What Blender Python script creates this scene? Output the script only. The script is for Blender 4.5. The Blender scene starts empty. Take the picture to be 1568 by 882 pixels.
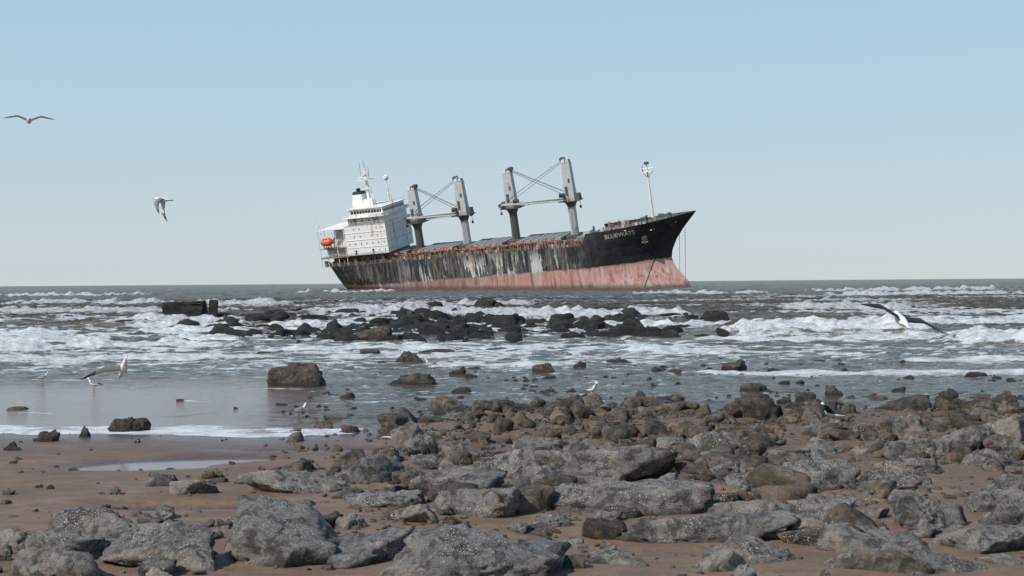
import bpy, bmesh, math, random, time
import numpy as np
from mathutils import Vector, Matrix, Euler
T0=time.time()
def tick(s): print('TICK',s,round(time.time()-T0,1))
random.seed(7); RNG=np.random.RandomState(11)
scene=bpy.context.scene
COL=scene.collection

# ---------------------------------------------------------------- noise
_perm=np.arange(256); np.random.RandomState(3).shuffle(_perm); _perm=np.concatenate([_perm,_perm,_perm]).astype(np.int32)
_g=np.random.RandomState(5).normal(size=(256,3)); _g/=np.linalg.norm(_g,axis=1)[:,None]
_gx,_gy,_gz=[np.ascontiguousarray(_g[:,i]).astype(np.float32) for i in range(3)]
def pn(x,y,z):
    x=np.asarray(x,np.float32);y=np.asarray(y,np.float32);z=np.asarray(z,np.float32)
    x,y,z=np.broadcast_arrays(x,y,z)
    fx=np.floor(x);fy=np.floor(y);fz=np.floor(z)
    xi=fx.astype(np.int32)&255;yi=fy.astype(np.int32)&255;zi=fz.astype(np.int32)&255
    xf=x-fx;yf=y-fy;zf=z-fz
    u=xf*xf*xf*(xf*(xf*6-15)+10);v=yf*yf*yf*(yf*(yf*6-15)+10);w=zf*zf*zf*(zf*(zf*6-15)+10)
    A=_perm[xi];B_=_perm[xi+1]
    AA=_perm[A+yi];AB=_perm[A+yi+1];BA=_perm[B_+yi];BB=_perm[B_+yi+1]
    def gr(q,dx,dy,dz):
        h=_perm[q+zi+dz]
        return _gx[h]*(xf-dx)+_gy[h]*(yf-dy)+_gz[h]*(zf-dz)
    def L(a,b,t): return a+(b-a)*t
    return L(L(L(gr(AA,0,0,0),gr(BA,1,0,0),u),L(gr(AB,0,1,0),gr(BB,1,1,0),u),v),
             L(L(gr(AA,0,0,1),gr(BA,1,0,1),u),L(gr(AB,0,1,1),gr(BB,1,1,1),u),v),w)
def fbm(x,y,z,o=4,g=.5):
    s=0;a=1;f=1
    for i in range(o):
        s=s+a*pn(x*f+i*17.3,y*f+i*5.1,z*f+i*9.7);a*=g;f*=2.03
    return s
def sstep(a,b,x):
    t=np.clip((x-a)/(b-a),0,1);return t*t*(3-2*t)

def make_mesh(name,V,F,smooth=True):
    V=np.ascontiguousarray(V,dtype=np.float32);F=np.ascontiguousarray(F,dtype=np.int32)
    me=bpy.data.meshes.new(name)
    me.vertices.add(len(V));me.vertices.foreach_set('co',V.ravel())
    k=F.shape[1]
    me.loops.add(F.size);me.loops.foreach_set('vertex_index',F.ravel())
    me.polygons.add(len(F));me.polygons.foreach_set('loop_start',np.arange(len(F),dtype=np.int32)*k)
    me.polygons.foreach_set('use_smooth',np.full(len(F),smooth,dtype=bool))
    me.update(calc_edges=True)
    return me
def add_obj(name,me,mat=None,parent=None):
    ob=bpy.data.objects.new(name,me);COL.objects.link(ob)
    if mat:
        me.materials.append(mat)
    if parent: ob.parent=parent
    return ob
def grid_faces(r,c):
    i=np.arange(r-1)[:,None]*c+np.arange(c-1)[None,:]
    return np.stack([i,i+1,i+c+1,i+c],-1).reshape(-1,4)

class MB:
    def __init__(s): s.v=[];s.f=[];s.m=[]
    def face(s,pts,m=0):
        n=len(s.v);s.v+= [tuple(p) for p in pts];s.f.append(tuple(range(n,n+len(pts))));s.m.append(m)
    def box(s,x0,x1,y0,y1,z0,z1,m=0,tx=0,ty=0,sx=0,sy=0):
        n=len(s.v)
        s.v+=[(x0,y0,z0),(x1,y0,z0),(x1,y1,z0),(x0,y1,z0),
              (x0+tx+sx,y0+ty+sy,z1),(x1-tx+sx,y0+ty+sy,z1),(x1-tx+sx,y1-ty+sy,z1),(x0+tx+sx,y1-ty+sy,z1)]
        for q in [(0,3,2,1),(4,5,6,7),(0,1,5,4),(1,2,6,5),(2,3,7,6),(3,0,4,7)]:
            s.f.append(tuple(n+i for i in q));s.m.append(m)
    def cyl(s,p0,p1,r0,r1=None,n=8,m=0):
        if r1 is None:r1=r0
        p0=Vector(p0);p1=Vector(p1);d=(p1-p0)
        if d.length<1e-6:return
        d.normalize();a=d.orthogonal().normalized();b=d.cross(a)
        k=len(s.v)
        for p,r in((p0,r0),(p1,r1)):
            for i in range(n):
                t=2*math.pi*i/n;s.v.append(tuple(p+a*r*math.cos(t)+b*r*math.sin(t)))
        for i in range(n):
            j=(i+1)%n;s.f.append((k+i,k+j,k+n+j,k+n+i));s.m.append(m)
        s.f.append(tuple(k+i for i in reversed(range(n))));s.m.append(m)
        s.f.append(tuple(k+n+i for i in range(n)));s.m.append(m)
    def ell(s,c,r,nu=12,nv=8,m=0,p=1.0):
        k=len(s.v)
        for j in range(nv+1):
            ph=math.pi*j/nv
            for i in range(nu):
                th=2*math.pi*i/nu
                x,y,z=math.cos(ph),math.sin(ph)*math.cos(th),math.sin(ph)*math.sin(th)
                f=lambda q:math.copysign(abs(q)**p,q)
                s.v.append((c[0]+r[0]*f(x),c[1]+r[1]*f(y),c[2]+r[2]*f(z)))
        for j in range(nv):
            for i in range(nu):
                i2=(i+1)%nu;s.f.append((k+j*nu+i,k+j*nu+i2,k+(j+1)*nu+i2,k+(j+1)*nu+i));s.m.append(m)
    def build(s,name,mats,parent=None,smooth=False):
        me=bpy.data.meshes.new(name);me.from_pydata(s.v,[],s.f)
        for m in mats: me.materials.append(m)
        me.polygons.foreach_set('material_index',s.m)
        me.polygons.foreach_set('use_smooth',[smooth]*len(s.f))
        bm=bmesh.new();bm.from_mesh(me);bmesh.ops.recalc_face_normals(bm,faces=bm.faces);bm.to_mesh(me);bm.free()
        me.update()
        ob=bpy.data.objects.new(name,me);COL.objects.link(ob)
        if parent: ob.parent=parent
        return ob

# ---------------------------------------------------------------- node helpers
class NT:
    def __init__(s,name):
        s.m=bpy.data.materials.new(name);s.m.use_nodes=True;s.t=s.m.node_tree
        s.b=s.t.nodes['Principled BSDF'];s.out=s.t.nodes['Material Output']
    def n(s,ty,props=None,**inp):
        nd=s.t.nodes.new(ty)
        for k,v in (props or {}).items(): setattr(nd,k,v)
        for k,v in inp.items(): s.set(nd,k.replace('_',' '),v)
        return nd
    def set(s,nd,k,v):
        i=nd.inputs[k] if not isinstance(k,int) else nd.inputs[k]
        if hasattr(v,'is_linked') or isinstance(v,bpy.types.NodeSocket): s.t.links.new(v,i)
        else:
            if i.type=='RGBA' and len(v)==3: v=(*v,1)
            i.default_value=v
    def mul(s,v,sc):
        nd=s.n('ShaderNodeVectorMath',{'operation':'MULTIPLY'});s.set(nd,0,v);nd.inputs[1].default_value=sc;return nd.outputs[0]
    def math(s,op,a,b=0.0,c=None,clamp=False):
        nd=s.n('ShaderNodeMath',{'operation':op,'use_clamp':clamp});s.set(nd,0,a);s.set(nd,1,b)
        if c is not None: s.set(nd,2,c)
        return nd.outputs[0]
    def noise(s,v,scale,detail=4,rough=.55,dist=0):
        return s.n('ShaderNodeTexNoise',Vector=v,Scale=scale,Detail=detail,Roughness=rough,Distortion=dist).outputs['Fac']
    def ss(s,v,a,b,lo=0.,hi=1.):
        nd=s.n('ShaderNodeMapRange',{'interpolation_type':'SMOOTHSTEP'});s.set(nd,0,v)
        s.set(nd,1,a);s.set(nd,2,b);s.set(nd,3,lo);s.set(nd,4,hi);return nd.outputs[0]
    def mix(s,f,a,b,bt='MIX'):
        nd=s.n('ShaderNodeMix',{'data_type':'RGBA','blend_type':bt});s.set(nd,0,f)
        for k,v in((6,a),(7,b)): s.set(nd,k,v)
        return nd.outputs[2]
    def ramp(s,f,stops):
        nd=s.n('ShaderNodeValToRGB');s.set(nd,0,f);e=nd.color_ramp.elements
        while len(e)<len(stops): e.new(.5)
        for el,(p,c) in zip(e,stops): el.position=p;el.color=(*c,1)
        return nd.outputs[0]
    def bump(s,h,st=.5,d=.05,nrm=None):
        nd=s.n('ShaderNodeBump',Strength=st,Distance=d,Height=h)
        if nrm is not None: s.set(nd,'Normal',nrm)
        return nd.outputs[0]
    def pos(s): return s.n('ShaderNodeNewGeometry').outputs['Position']
    def obj(s): return s.n('ShaderNodeTexCoord').outputs['Object']
    def sep(s,v):
        nd=s.n('ShaderNodeSeparateXYZ');s.set(nd,0,v);return nd.outputs

def simple(name,col,rough=.6,var=.25,scale=2.0,rust=0.0,metal=0.0,bump=.1,rustcol=(.16,.065,.03),vs=.25):
    t=NT(name);p=t.obj()
    n1=t.noise(p,scale,5,.6);n2=t.noise(t.mul(p,(1,1,vs)),scale*.7,6,.65)
    c=t.mix(n1,tuple(x*(1-var) for x in col),tuple(min(1,x*(1+var)) for x in col))
    if rust>0: c=t.mix(t.ss(n2,.68-rust*.3,.76-rust*.22),c,rustcol)
    t.set(t.b,'Base Color',c);t.b.inputs['Roughness'].default_value=rough;t.b.inputs['Metallic'].default_value=metal
    if bump: t.set(t.b,'Normal',t.bump(n1,bump,.05))
    return t.m

# ---------------------------------------------------------------- rock materials
def rock_mat(name,dark,light,barn=.5,algae=.0,wetz=.12,scale=1.0,wetcol=(.03,.025,.02),algcol=(.20,.10,.02),warm=.35):
    t=NT(name);g=t.n('ShaderNodeNewGeometry');p=g.outputs['Position'];rnd=g.outputs['Random Per Island']
    off=t.n('ShaderNodeVectorMath',{'operation':'ADD'});t.set(off,0,p)
    cx=t.n('ShaderNodeCombineXYZ');t.set(cx,0,t.math('MULTIPLY',rnd,37.));t.set(cx,2,t.math('MULTIPLY',rnd,11.));t.set(off,1,cx.outputs[0]);q=off.outputs[0]
    n1=t.noise(q,2.2*scale,8,.65,.4);n2=t.noise(q,14*scale,7,.75);n3=t.noise(q,70*scale,4,.75);n4=t.noise(q,6*scale,6,.7,.8)
    f=t.math('ADD',t.math('MULTIPLY',n1,.45),t.math('MULTIPLY',n2,.55))
    c=t.ramp(f,[(.36,dark),(.5,tuple((a+b)/2 for a,b in zip(dark,light))),(.64,light)])
    c=t.mix(.65,c,t.ramp(n3,[(.35,(.15,.15,.15)),(.5,(.85,.85,.85)),(.65,(1.3,1.3,1.3))]),'MULTIPLY')
    c=t.mix(t.ss(n4,.53,.41,0,.8),c,tuple(x*y for x,y in zip(dark,(.44,.38,.32))))
    c=t.mix(t.ss(n1,.50,.62,0,warm),c,tuple(x*y for x,y in zip(light,(1.0,.80,.64))))
    c=t.mix(.7,c,t.ramp(rnd,[(0,(.45,.40,.35)),(.5,(.92,.89,.85)),(1,(1.3,1.28,1.25))]),'MULTIPLY')
    if algae>0:
        na=t.noise(q,5*scale,5,.6)
        c=t.mix(t.ss(na,.66-algae*.2,.74-algae*.1,0,.75),c,algcol)
        nb=t.noise(q,3.1*scale,3,.6)
        c=t.mix(t.ss(nb,.56,.64,0,.6),c,(.035,.04,.018))
    if barn>0:
        wq=t.n('ShaderNodeVectorMath',{'operation':'ADD'});t.set(wq,0,q)
        nc=t.n('ShaderNodeTexNoise',Vector=q,Scale=18.*scale,Detail=3.).outputs['Color'];t.set(wq,1,t.mul(nc,(.06,.06,.06)))
        vo=t.n('ShaderNodeTexVoronoi',Vector=wq.outputs[0],Scale=58*scale,Randomness=1.)
        vr=t.sep(vo.outputs['Color'])[0]
        mk=t.ss(t.noise(q,2.3*scale,5,.65),.60-.13*barn,.68-.1*barn)
        mk=t.math('MULTIPLY',mk,t.ss(vo.outputs['Distance'],.40,.24))
        mk=t.math('MULTIPLY',mk,t.ss(vr,.35,.6))
        c=t.mix(t.math('MULTIPLY',mk,.95),c,(.68,.66,.61))
    z=t.sep(p)[2]
    wn=t.math('ADD',z,t.math('MULTIPLY',t.math('SUBTRACT',n1,.5),.25))
    wet=t.ss(wn,wetz,wetz+.10,1,0)
    c=t.mix(t.math('MULTIPLY',wet,.8),c,wetcol)
    t.set(t.b,'Base Color',c)
    t.set(t.b,'Roughness',t.math('SUBTRACT',.92,t.math('MULTIPLY',wet,.4)))
    h=t.math('ADD',t.math('MULTIPLY',n2,1.),t.math('MULTIPLY',n3,.5))
    t.set(t.b,'Normal',t.bump(h,1.0,.07*(1 if scale>=1 else 1.5)))
    return t.m
M_boul=rock_mat('boulder_stone',(.095,.088,.080),(.40,.38,.35),barn=.95,wetz=.09,wetcol=(.05,.037,.027),warm=.4)
M_rub=rock_mat('rubble_stone',(.045,.034,.025),(.27,.22,.17),barn=.6,algae=.42,wetz=-.04,wetcol=(.035,.024,.016),algcol=(.27,.135,.035))
M_reef=rock_mat('reef_stone',(.007,.0075,.006),(.032,.033,.027),barn=.15,algae=.1,wetz=.15,scale=.6,wetcol=(.006,.0065,.005),algcol=(.025,.03,.013))
M_mid=rock_mat('weedy_stone',(.032,.025,.018),(.16,.135,.11),barn=.4,algae=.35,wetz=.06,wetcol=(.018,.014,.010),algcol=(.12,.075,.025))

# ---------------------------------------------------------------- rocks
_ico={}
def ico(level):
    if level not in _ico:
        bm=bmesh.new();bmesh.ops.create_icosphere(bm,subdivisions=level,radius=1)
        V=np.array([v.co[:] for v in bm.verts]);F=np.array([[v.index for v in f.verts] for f in bm.faces]);bm.free()
        V/=np.linalg.norm(V,axis=1)[:,None];_ico[level]=(V,F)
    return _ico[level]
def rock(seed,level,dims,amp=.07,slab=.75,p=40,tilt=.32,K=9):
    r=np.random.RandomState(seed);D,F=ico(level)
    N=r.normal(size=(K,3));N[:,2]*=.75;N/=np.linalg.norm(N,axis=1)[:,None]
    d=r.uniform(.45,1.0,K)
    top=np.array([r.normal()*tilt,r.normal()*tilt,1.]);top/=np.linalg.norm(top)
    t2=np.array([r.normal()*.8,r.normal()*.8,1.]);t2/=np.linalg.norm(t2)
    N=np.vstack([N,top,t2,[0,0,-1]]);d=np.append(d,[slab*.75,slab*r.uniform(.8,1.0),.75])
    o=r.uniform(0,100,3)
    Dw=D+.14*np.stack([fbm(D[:,0]*1.5+o[0],D[:,1]*1.5,D[:,2]*1.5,2),fbm(D[:,0]*1.5,D[:,1]*1.5+o[1],D[:,2]*1.5,2),fbm(D[:,0]*1.5,D[:,1]*1.5,D[:,2]*1.5+o[2],2)],1)
    q=np.maximum(Dw@N.T,0)/d
    R=(q**p).sum(1)**(-1/p)
    R=np.minimum(R,1.5)
    P=D*R[:,None]
    n=fbm(P[:,0]*1.6+o[0],P[:,1]*1.6+o[1],P[:,2]*1.6+o[2],3)*amp*1.3
    rid=np.abs(fbm(P[:,0]*2.0+o[1],P[:,1]*2.0+o[2],P[:,2]*4.2+o[0],3))
    n=n-np.clip(.10-rid,0,1)*amp*5.5
    if level>=4:
        n=n+fbm(P[:,0]*6+o[2],P[:,1]*6+o[0],P[:,2]*8,5,.65)*amp*1.0
        st=pn(P[:,2]*9+o[0],P[:,0]*.8,P[:,1]*.8);n=n+sstep(0,.22,st)*amp*.42
    P=P+D*n[:,None]
    a=r.uniform(-.5,.5);c,s=math.cos(a),math.sin(a)
    P=np.stack([P[:,0]*c-P[:,1]*s,P[:,0]*s+P[:,1]*c,P[:,2]],1)
    lo=P.min(0);hi=P.max(0);P=(P-(lo+hi)/2)/(hi-lo)*np.array(dims)
    return P,F

def shore_y(x): 
    x=np.asarray(x,float);return 23.6+1.1*fbm(x*.16,3.3,0.,2)+.35*fbm(x*.9,8.3,0.,2)
def groundz(x,y):
    x=np.asarray(x,float);y=np.asarray(y,float)
    shore=shore_y(x)
    z=.13*np.clip((shore-y)/7.,0,1)**.8-.028*np.clip(y-shore,0,8)
    z=z-.3*sstep(4,30,y-shore)-1.6*sstep(25,150,y-shore)
    right=sstep(-3.5,0.,x+.05*(y-20))*sstep(33,25,y)
    z=z+right*(.03*sstep(16,24,y)+.085*fbm(x*1.1,y*1.1,7.,3)*sstep(13,17,y))
    z=z+right*sstep(20,26,y)*.11*sstep(33,26,y)
    z=z+.02*fbm(x*.5,y*.9,1.,3)*sstep(-1,-3,y-shore)+.006*fbm(x*3,y*4,2.,3)*sstep(-6,0,shore-y)
    for (a,b,sx,sy,dp) in [(-5.1,19.2,.9,.55,.22),(-4.0,19.9,.9,.3,.16),(-3.75,15.3,.5,.28,.26),(-2.85,15.3,.35,.22,.26),(-.9,20.2,.45,.5,.24),
                           (-1.05,16.2,.3,.3,.26),(-2.9,17.6,.35,.2,.24),(-2.4,20.9,1.4,.25,.16),(-6.3,16.9,.6,.1,.1),(.2,21.8,.7,.3,.26),(-.3,18.7,.4,.3,.24),(2.3,23,.9,.4,.28),(5.,24.,1.2,.4,.28),(-1.4,22.5,.8,.3,.2),(6.5,23.2,.9,.3,.25),(8,25,1.2,.4,.25),(3.6,26,1.2,.4,.25)]:
        z=z-dp*np.exp(-((x-a)/sx)**2-((y-b)/sy)**2)
    z=z+ .35*sstep(6,-10,y)
    return z

B=[(-.45,11.5,1.65,1.15,.53,.8),(-2.0,12.25,1.22,.95,.62,.7),(-1.3,12.05,.88,.7,.37,.8),(-3.0,12.0,.98,.75,.48,.8),(-3.85,12.25,.8,.6,.40,.8),
(-3.72,11.45,.75,.6,.37,.8),(-4.1,13.6,.72,.5,.36,.8),(-3.75,13.3,.55,.45,.35,.8),(-3.6,16.1,.6,.45,.30,.7),(-2.5,16.2,1.05,.6,.38,.8),
(-1.67,17.0,.78,.6,.45,.8),(-1.43,20.5,.62,.5,.50,.9),(-.63,16.2,1.0,.6,.38,.8),(-1.36,15.1,.8,.5,.27,.7),(-.4,14.4,.85,.6,.42,.8),
(-.15,17.4,.85,.6,.44,.9),(.38,16.3,.56,.45,.38,.8),(1.13,16.95,1.6,.8,.53,.8),(1.15,14.6,1.6,.8,.42,.8),(1.65,13.1,1.7,.9,.38,.6),
(1.67,11.95,.45,.35,.24,.7),(2.15,12.0,.75,.5,.33,.8),(2.5,13.6,.72,.5,.38,.8),(3.2,16.1,1.4,.65,.41,.7),(4.4,16.1,1.05,.6,.37,.8),
(3.2,12.5,.98,.7,.35,.8),(4.0,13.5,.66,.6,.47,.8),(4.15,12.4,.85,.6,.33,.8),(3.55,11.5,.75,.5,.27,.8),(3.4,14.8,.7,.45,.27,.8),
(2.85,19.9,.62,.45,.38,.9),(2.95,18.2,.38,.35,.34,.9),(5.4,18.8,.82,.5,.38,.8),(6.0,21.0,.62,.45,.48,.9),(6.5,20.2,.85,.55,.42,.9),
(7.25,20.6,.65,.5,.53,.9),(6.2,18.2,.75,.45,.3,.8),(4.35,19.4,.55,.4,.3,.8),(5.0,14.4,.7,.5,.35,.8),(5.6,15.6,.8,.5,.35,.8),(4.9,17.4,.8,.5,.3,.8),
(.95,24.8,.75,.6,.5,.9),(4.2,24.8,.8,.5,.5,.9),(7.2,26.2,1.1,.6,.34,.8),(-.5,12.9,.5,.4,.22,.8),(.55,12.6,.4,.3,.2,.8),(5.1,12.9,.7,.5,.38,.8),
(2.0,14.3,.5,.35,.25,.8),(-2.4,14.3,.35,.25,.2,.8),(-2.9,13.1,.4,.3,.22,.8),(.3,19.6,.7,.5,.33,.8),(1.7,18.9,.6,.45,.3,.8),(3.6,21.4,.6,.4,.32,.8),
(.2,14.9,.4,.3,.2,.8),(2.1,15.6,.55,.4,.28,.8),(-4.6,12.9,.6,.5,.3,.8),(-.7,19.3,.5,.4,.28,.8),(4.8,21.9,.6,.45,.34,.8),
(.9,11.9,.5,.4,.22,.8),(2.7,11.7,.45,.35,.25,.8),(3.0,14.1,.8,.5,.3,.8),(3.9,15.3,.6,.4,.3,.8),(-2.0,16.9,.5,.4,.3,.8),(-3.2,17.0,.5,.4,.24,.8),(.6,17.9,.6,.4,.3,.8),(2.6,17.1,.7,.5,.33,.8),(3.7,18.3,.7,.5,.33,.8)]
_r=np.random.RandomState(21);tries=0;extra=0
while extra<54 and tries<8000:
    tries+=1
    y=_r.uniform(11.6,20.5);x=_r.uniform(-.37*y,.40*y);w=.25+.5*_r.uniform()**1.5
    if x<-2.2 and y>13.9: continue
    if x<0 and _r.uniform()<.35: continue
    if all(math.hypot((x-b[0]),(y-b[1])*1.3)>.44*(w+b[2]) for b in B):
        B.append((x,y,w,w*.75,float(groundz(x,y))+w*_r.uniform(.25,.45),.85));extra+=1
for i,(x,y,w,d,top,sl) in enumerate(B):
    g=float(groundz(x,y));h=(top-g)*1.2+.12
    P,F=rock(100+i*7,5,(w*1.14,d*1.15,h*1.2),amp=.085,slab=sl)
    P[:,2]+=top-P[:,2].max()
    me=make_mesh('boulder',P+np.array([x,y,0]),F)
    add_obj('boulder' if i==0 else 'boulder.%03d'%i,me,M_boul if y<23 else M_mid)
W=[(-5.3,34.4,1.5,.9,.57),(-3.2,43.8,.95,.6,.38),(-5.0,49.3,.75,.5,.22),(-2.35,34.4,1.4,.7,.32),(.96,38.8,.85,.5,.28),(1.95,41,.4,.3,.2),
(6.2,39.3,.78,.5,.28),(-7.0,23.0,.37,.3,.22),(-6.55,24.0,.7,.4,.26),(-7.45,22.3,.55,.4,.22),(-7.4,20.8,.4,.3,.2),(5.5,31.5,.8,.5,.2),(8.8,28.5,.5,.4,.3),
(9.6,27.6,.6,.4,.3),(-1.2,32,.6,.4,.15),(3.2,43,.9,.5,.15),(11.9,36,.7,.4,.12),(-1.5,38,.5,.4,.18),(9.0,38,.6,.4,.12),(7.0,30.2,.6,.4,.26),(6.0,28.6,.5,.4,.25),
(-8.6,50,1.5,.6,.12),(-2.6,50,2.0,.6,.14)]
for i,(x,y,w,d,top) in enumerate(W):
    P,F=rock(900+i*5,4,(w,d,top*1.6+.3),amp=.10,slab=.8 if i else 1.0);P[:,2]+=top-P[:,2].max()
    add_obj('weedy_boulder' if i==0 else 'weedy_boulder.%03d'%i,make_mesh('weedy_boulder',P+np.array([x,y,0]),F),M_mid)
tick('heroes')
def field(name,pts,level,mat,nvar=18,seed=50,amp=.1):
    vs=[rock(seed+k,level,(1,.8,1),amp=amp,slab=.85,tilt=.4,K=8) for k in range(nvar)]
    F0=vs[0][1];AV=[];AF=[];n=0
    for k,(x,y,z,s,sz) in enumerate(pts):
        P=vs[k%nvar][0];a=RNG.uniform(0,6.28);c,q=math.cos(a),math.sin(a)
        X=P[:,0]*s*RNG.uniform(.8,1.35);Y=P[:,1]*s;Z=P[:,2]*sz
        AV.append(np.stack([x+X*c-Y*q,y+X*q+Y*c,z-sz*.5+Z],1));AF.append(F0+n);n+=len(P)
    return add_obj(name,make_mesh(name,np.concatenate(AV),np.concatenate(AF)),mat)

def density(x,y):
    right=sstep(-4.0,-.3,x+.10*(y-20))
    d=right*sstep(15.,21,y)*sstep(34,24,y)
    d=d+right*.26*sstep(11,14,y)*sstep(36,20,y)
    d=d+.08*sstep(-9,-3,x)*sstep(11,13,y)*sstep(20,15,y)
    d=d+.012
    return d*(.08+1.1*sstep(-.10,.25,fbm(x*.55,y*.55,4.,3)))
def scatter(n,smin,smax,pw,ymin=11,ymax=35,dens=density,top=None):
    out=[]
    while len(out)<n:
        x=RNG.uniform(-16,20,12000);y=RNG.uniform(ymin,ymax,12000);k=(RNG.uniform(0,1,12000)<dens(x,y))&(np.abs(x)<y*.5+1.5)
        x=x[k];y=y[k];z=groundz(x,y)
        for a,b,c in zip(x,y,z):
            s=smin*(smax/smin)**(RNG.uniform()**pw);h=s*RNG.uniform(.4,.85)
            out.append((a,b,c+h*.6 if top is None else top(s),s,h))
    return out[:n]
field('rubble_rocks',scatter(1900,.08,.66,2.1),3,M_rub,seed=300,nvar=26)
field('pebbles',scatter(10000,.03,.11,1.2,11,30),2,M_rub,seed=500,nvar=10)
def dens2(x,y): return (.25*sstep(10.5,12,y)*sstep(19,14,y)*sstep(-6,-3,x)+.05)*(.05+1.2*sstep(-.05,.3,fbm(x*.9,y*.9,14.,2)))
field('scattered_stones',scatter(380,.06,.36,1.6,11,20,dens2),4,M_boul,seed=600,nvar=16)
def dens3(x,y): return sstep(-6.5,-2.,x)*sstep(24,27,y)*sstep(50,29,y)*(.05+1.*sstep(.0,.35,fbm(x*.35,y*.35,24.,3)))
field('shallow_water_rocks',scatter(430,.10,.55,2.4,24,50,dens3,lambda s:.02+s*RNG.uniform(.0,.28)),3,M_mid,seed=650)
tick('fields')
pts=[]
while len(pts)<1000:
    x=RNG.uniform(-22,15);y=RNG.uniform(58,116)
    px=x/y
    d=math.exp(-((px+.035)/.13)**2)*math.exp(-((y-80)/20)**2)
    if fbm(np.array([x*.13]),np.array([y*.10]),np.array([2.]),2)[0]<-.05: d*=.06
    if RNG.uniform()<d:
        s=.28*(1.9/.28)**(RNG.uniform()**1.9)*(.7+.3*y/75);pts.append((x,y,.05+.13*s+RNG.uniform(0,.24)*s,s,.5*s+.35))
for (x,y,s,h) in [(-24,92,1.6,.3),(-25.3,92,1.4,.25),(-22.5,93,1.2,.25),(-7,125,2.2,.9),(-9,128,1.6,.6),(-17,118,2.0,.55),(-15.5,119,2.2,.5),(-18.5,120,1.4,.4),(-2.5,135,2.2,1.1),(-6,122,1.6,.5),
    (5,97,1.4,.4),(7,98,1.6,.35),(9,96,1.4,.4),(10.5,95,1.6,.35),(12,94,1.2,.3),(3,99,1.4,.35),(-13,120,1.8,.5),(2,110,1.5,.45),(-21,104,1.5,.4),(-13,112,2,.5),(8,87,1.6,.35),(6,84,1.4,.35),(-11,124,1.5,.55)]:
    pts.append((x,y,h,s,h+.5))
    for j in range(3): pts.append((x+RNG.uniform(-1.6,1.6),y+RNG.uniform(-1,1),h*RNG.uniform(.3,.7),s*RNG.uniform(.4,.8),h+.5))
field('reef_rocks',pts,3,M_reef,seed=700,nvar=24)
for i,(x,y,w,d,top) in enumerate([(5.7,64,2.9,1.2,.47),(2.6,62.5,1.6,.9,.3),(-6.3,63,2.1,1.2,.6),(-2.6,64,1.4,1,.4),(-3.2,86,1.2,1,.55),(8.1,61,1.0,.7,.18),(-1.5,62,1.1,.8,.18)]):
    P,F=rock(1300+i,4,(w,d,top*1.5+.4),amp=.09,slab=.7);P[:,2]+=top-P[:,2].max()
    add_obj('reef_slab' if i==0 else 'reef_slab.%03d'%i,make_mesh('reef_slab',P+np.array([x,y,0]),F),M_reef if i!=2 else M_mid)

# ---------------------------------------------------------------- ground
xs=np.concatenate([[-9000,-3000,-1000,-400,-150,-80],np.arange(-45,-12,1.),np.arange(-12,12,.075),np.arange(12,45,1.),[80,150,400,1000,3000,9000]])
ys=np.concatenate([[-300,-100,-40,-20,-10,-4,0,4,7],np.arange(9,28,.07),np.arange(28,60,.5),[65,75,90,120,200,500,2000,12000]])
X,Y=np.meshgrid(xs,ys);Z=groundz(X,Y)
t=NT('wet_sand');p=t.pos();s3=t.sep(p)
n1=t.noise(p,.8,6,.6);n2=t.noise(p,9,6,.7);n3=t.noise(p,80,3,.7);n5=t.noise(t.mul(p,(1,2.2,1)),2.2,5,.65)
c=t.ramp(n1,[(.3,(.155,.093,.056)),(.7,(.245,.152,.095))])
c=t.mix(t.ss(n5,.40,.60,.4,0),c,(.085,.052,.034))
c=t.mix(.5,c,t.ramp(n3,[(.3,(.35,.35,.35)),(.65,(1.1,1.1,1.1))]),'MULTIPLY')
rt=t.ss(s3[0],-2.5,1.0);ry=t.ss(s3[1],15.5,20)
rm=t.math('MULTIPLY',rt,ry)
rc=t.ramp(n2,[(.35,(.03,.02,.013)),(.5,(.11,.068,.040)),(.62,(.23,.14,.07))])
c=t.mix(t.math('MULTIPLY',rm,.85),c,rc)
c=t.mix(t.math('MULTIPLY',t.ss(n2,.52,.62),.5),c,(.095,.06,.037))
wet=t.ss(t.math('ADD',s3[2],t.math('MULTIPLY',n1,.05)),.04,.10,1,0)
c=t.mix(t.math('MULTIPLY',wet,.6),c,(.065,.040,.028))
t.set(t.b,'Base Color',c);t.set(t.b,'Roughness',t.math('SUBTRACT',.7,t.math('MULTIPLY',wet,.45)))
t.set(t.b,'Normal',t.bump(t.math('ADD',t.math('ADD',n2,t.math('MULTIPLY',n5,1.5)),t.math('MULTIPLY',n3,.4)),.6,.025))
add_obj('beach_ground',make_mesh('beach_ground',np.stack([X.ravel(),Y.ravel(),Z.ravel()],1),grid_faces(len(ys),len(xs))),t.m)
tick('ground')
# ---------------------------------------------------------------- sea
xb=np.concatenate([-np.geomspace(3,.47,25),np.linspace(-.46,.46,480),np.geomspace(.47,3,25)])
yy=[8.,12,16,19,20.5]
while yy[-1]<230: yy.append(yy[-1]*1.0042)
while yy[-1]<700: yy.append(yy[-1]*1.012)
while yy[-1]<13000: yy.append(yy[-1]*1.05)
yy=np.array(yy)
Yg=np.repeat(yy[:,None],len(xb),1).astype(np.float32);Xg=(Yg*xb[None,:]).astype(np.float32)
warp=fbm(Xg*.05,Yg*.05,9.,2)*4
amp=np.interp(Yg,[22,28,40,60,90,150,300],[.0,.022,.10,.24,.42,.66,.9])
calm=sstep(-2.5,-5.5,Xg+ .12*(Yg-24))*sstep(42,31,Yg)
amp=amp*(1-.85*calm)
r1=1-2*np.abs(fbm(Xg*.05+3,(Yg+warp)*.17,0.,3));r2=1-2*np.abs(fbm(Xg*.22,(Yg+warp)*.55,5.,3))
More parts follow.
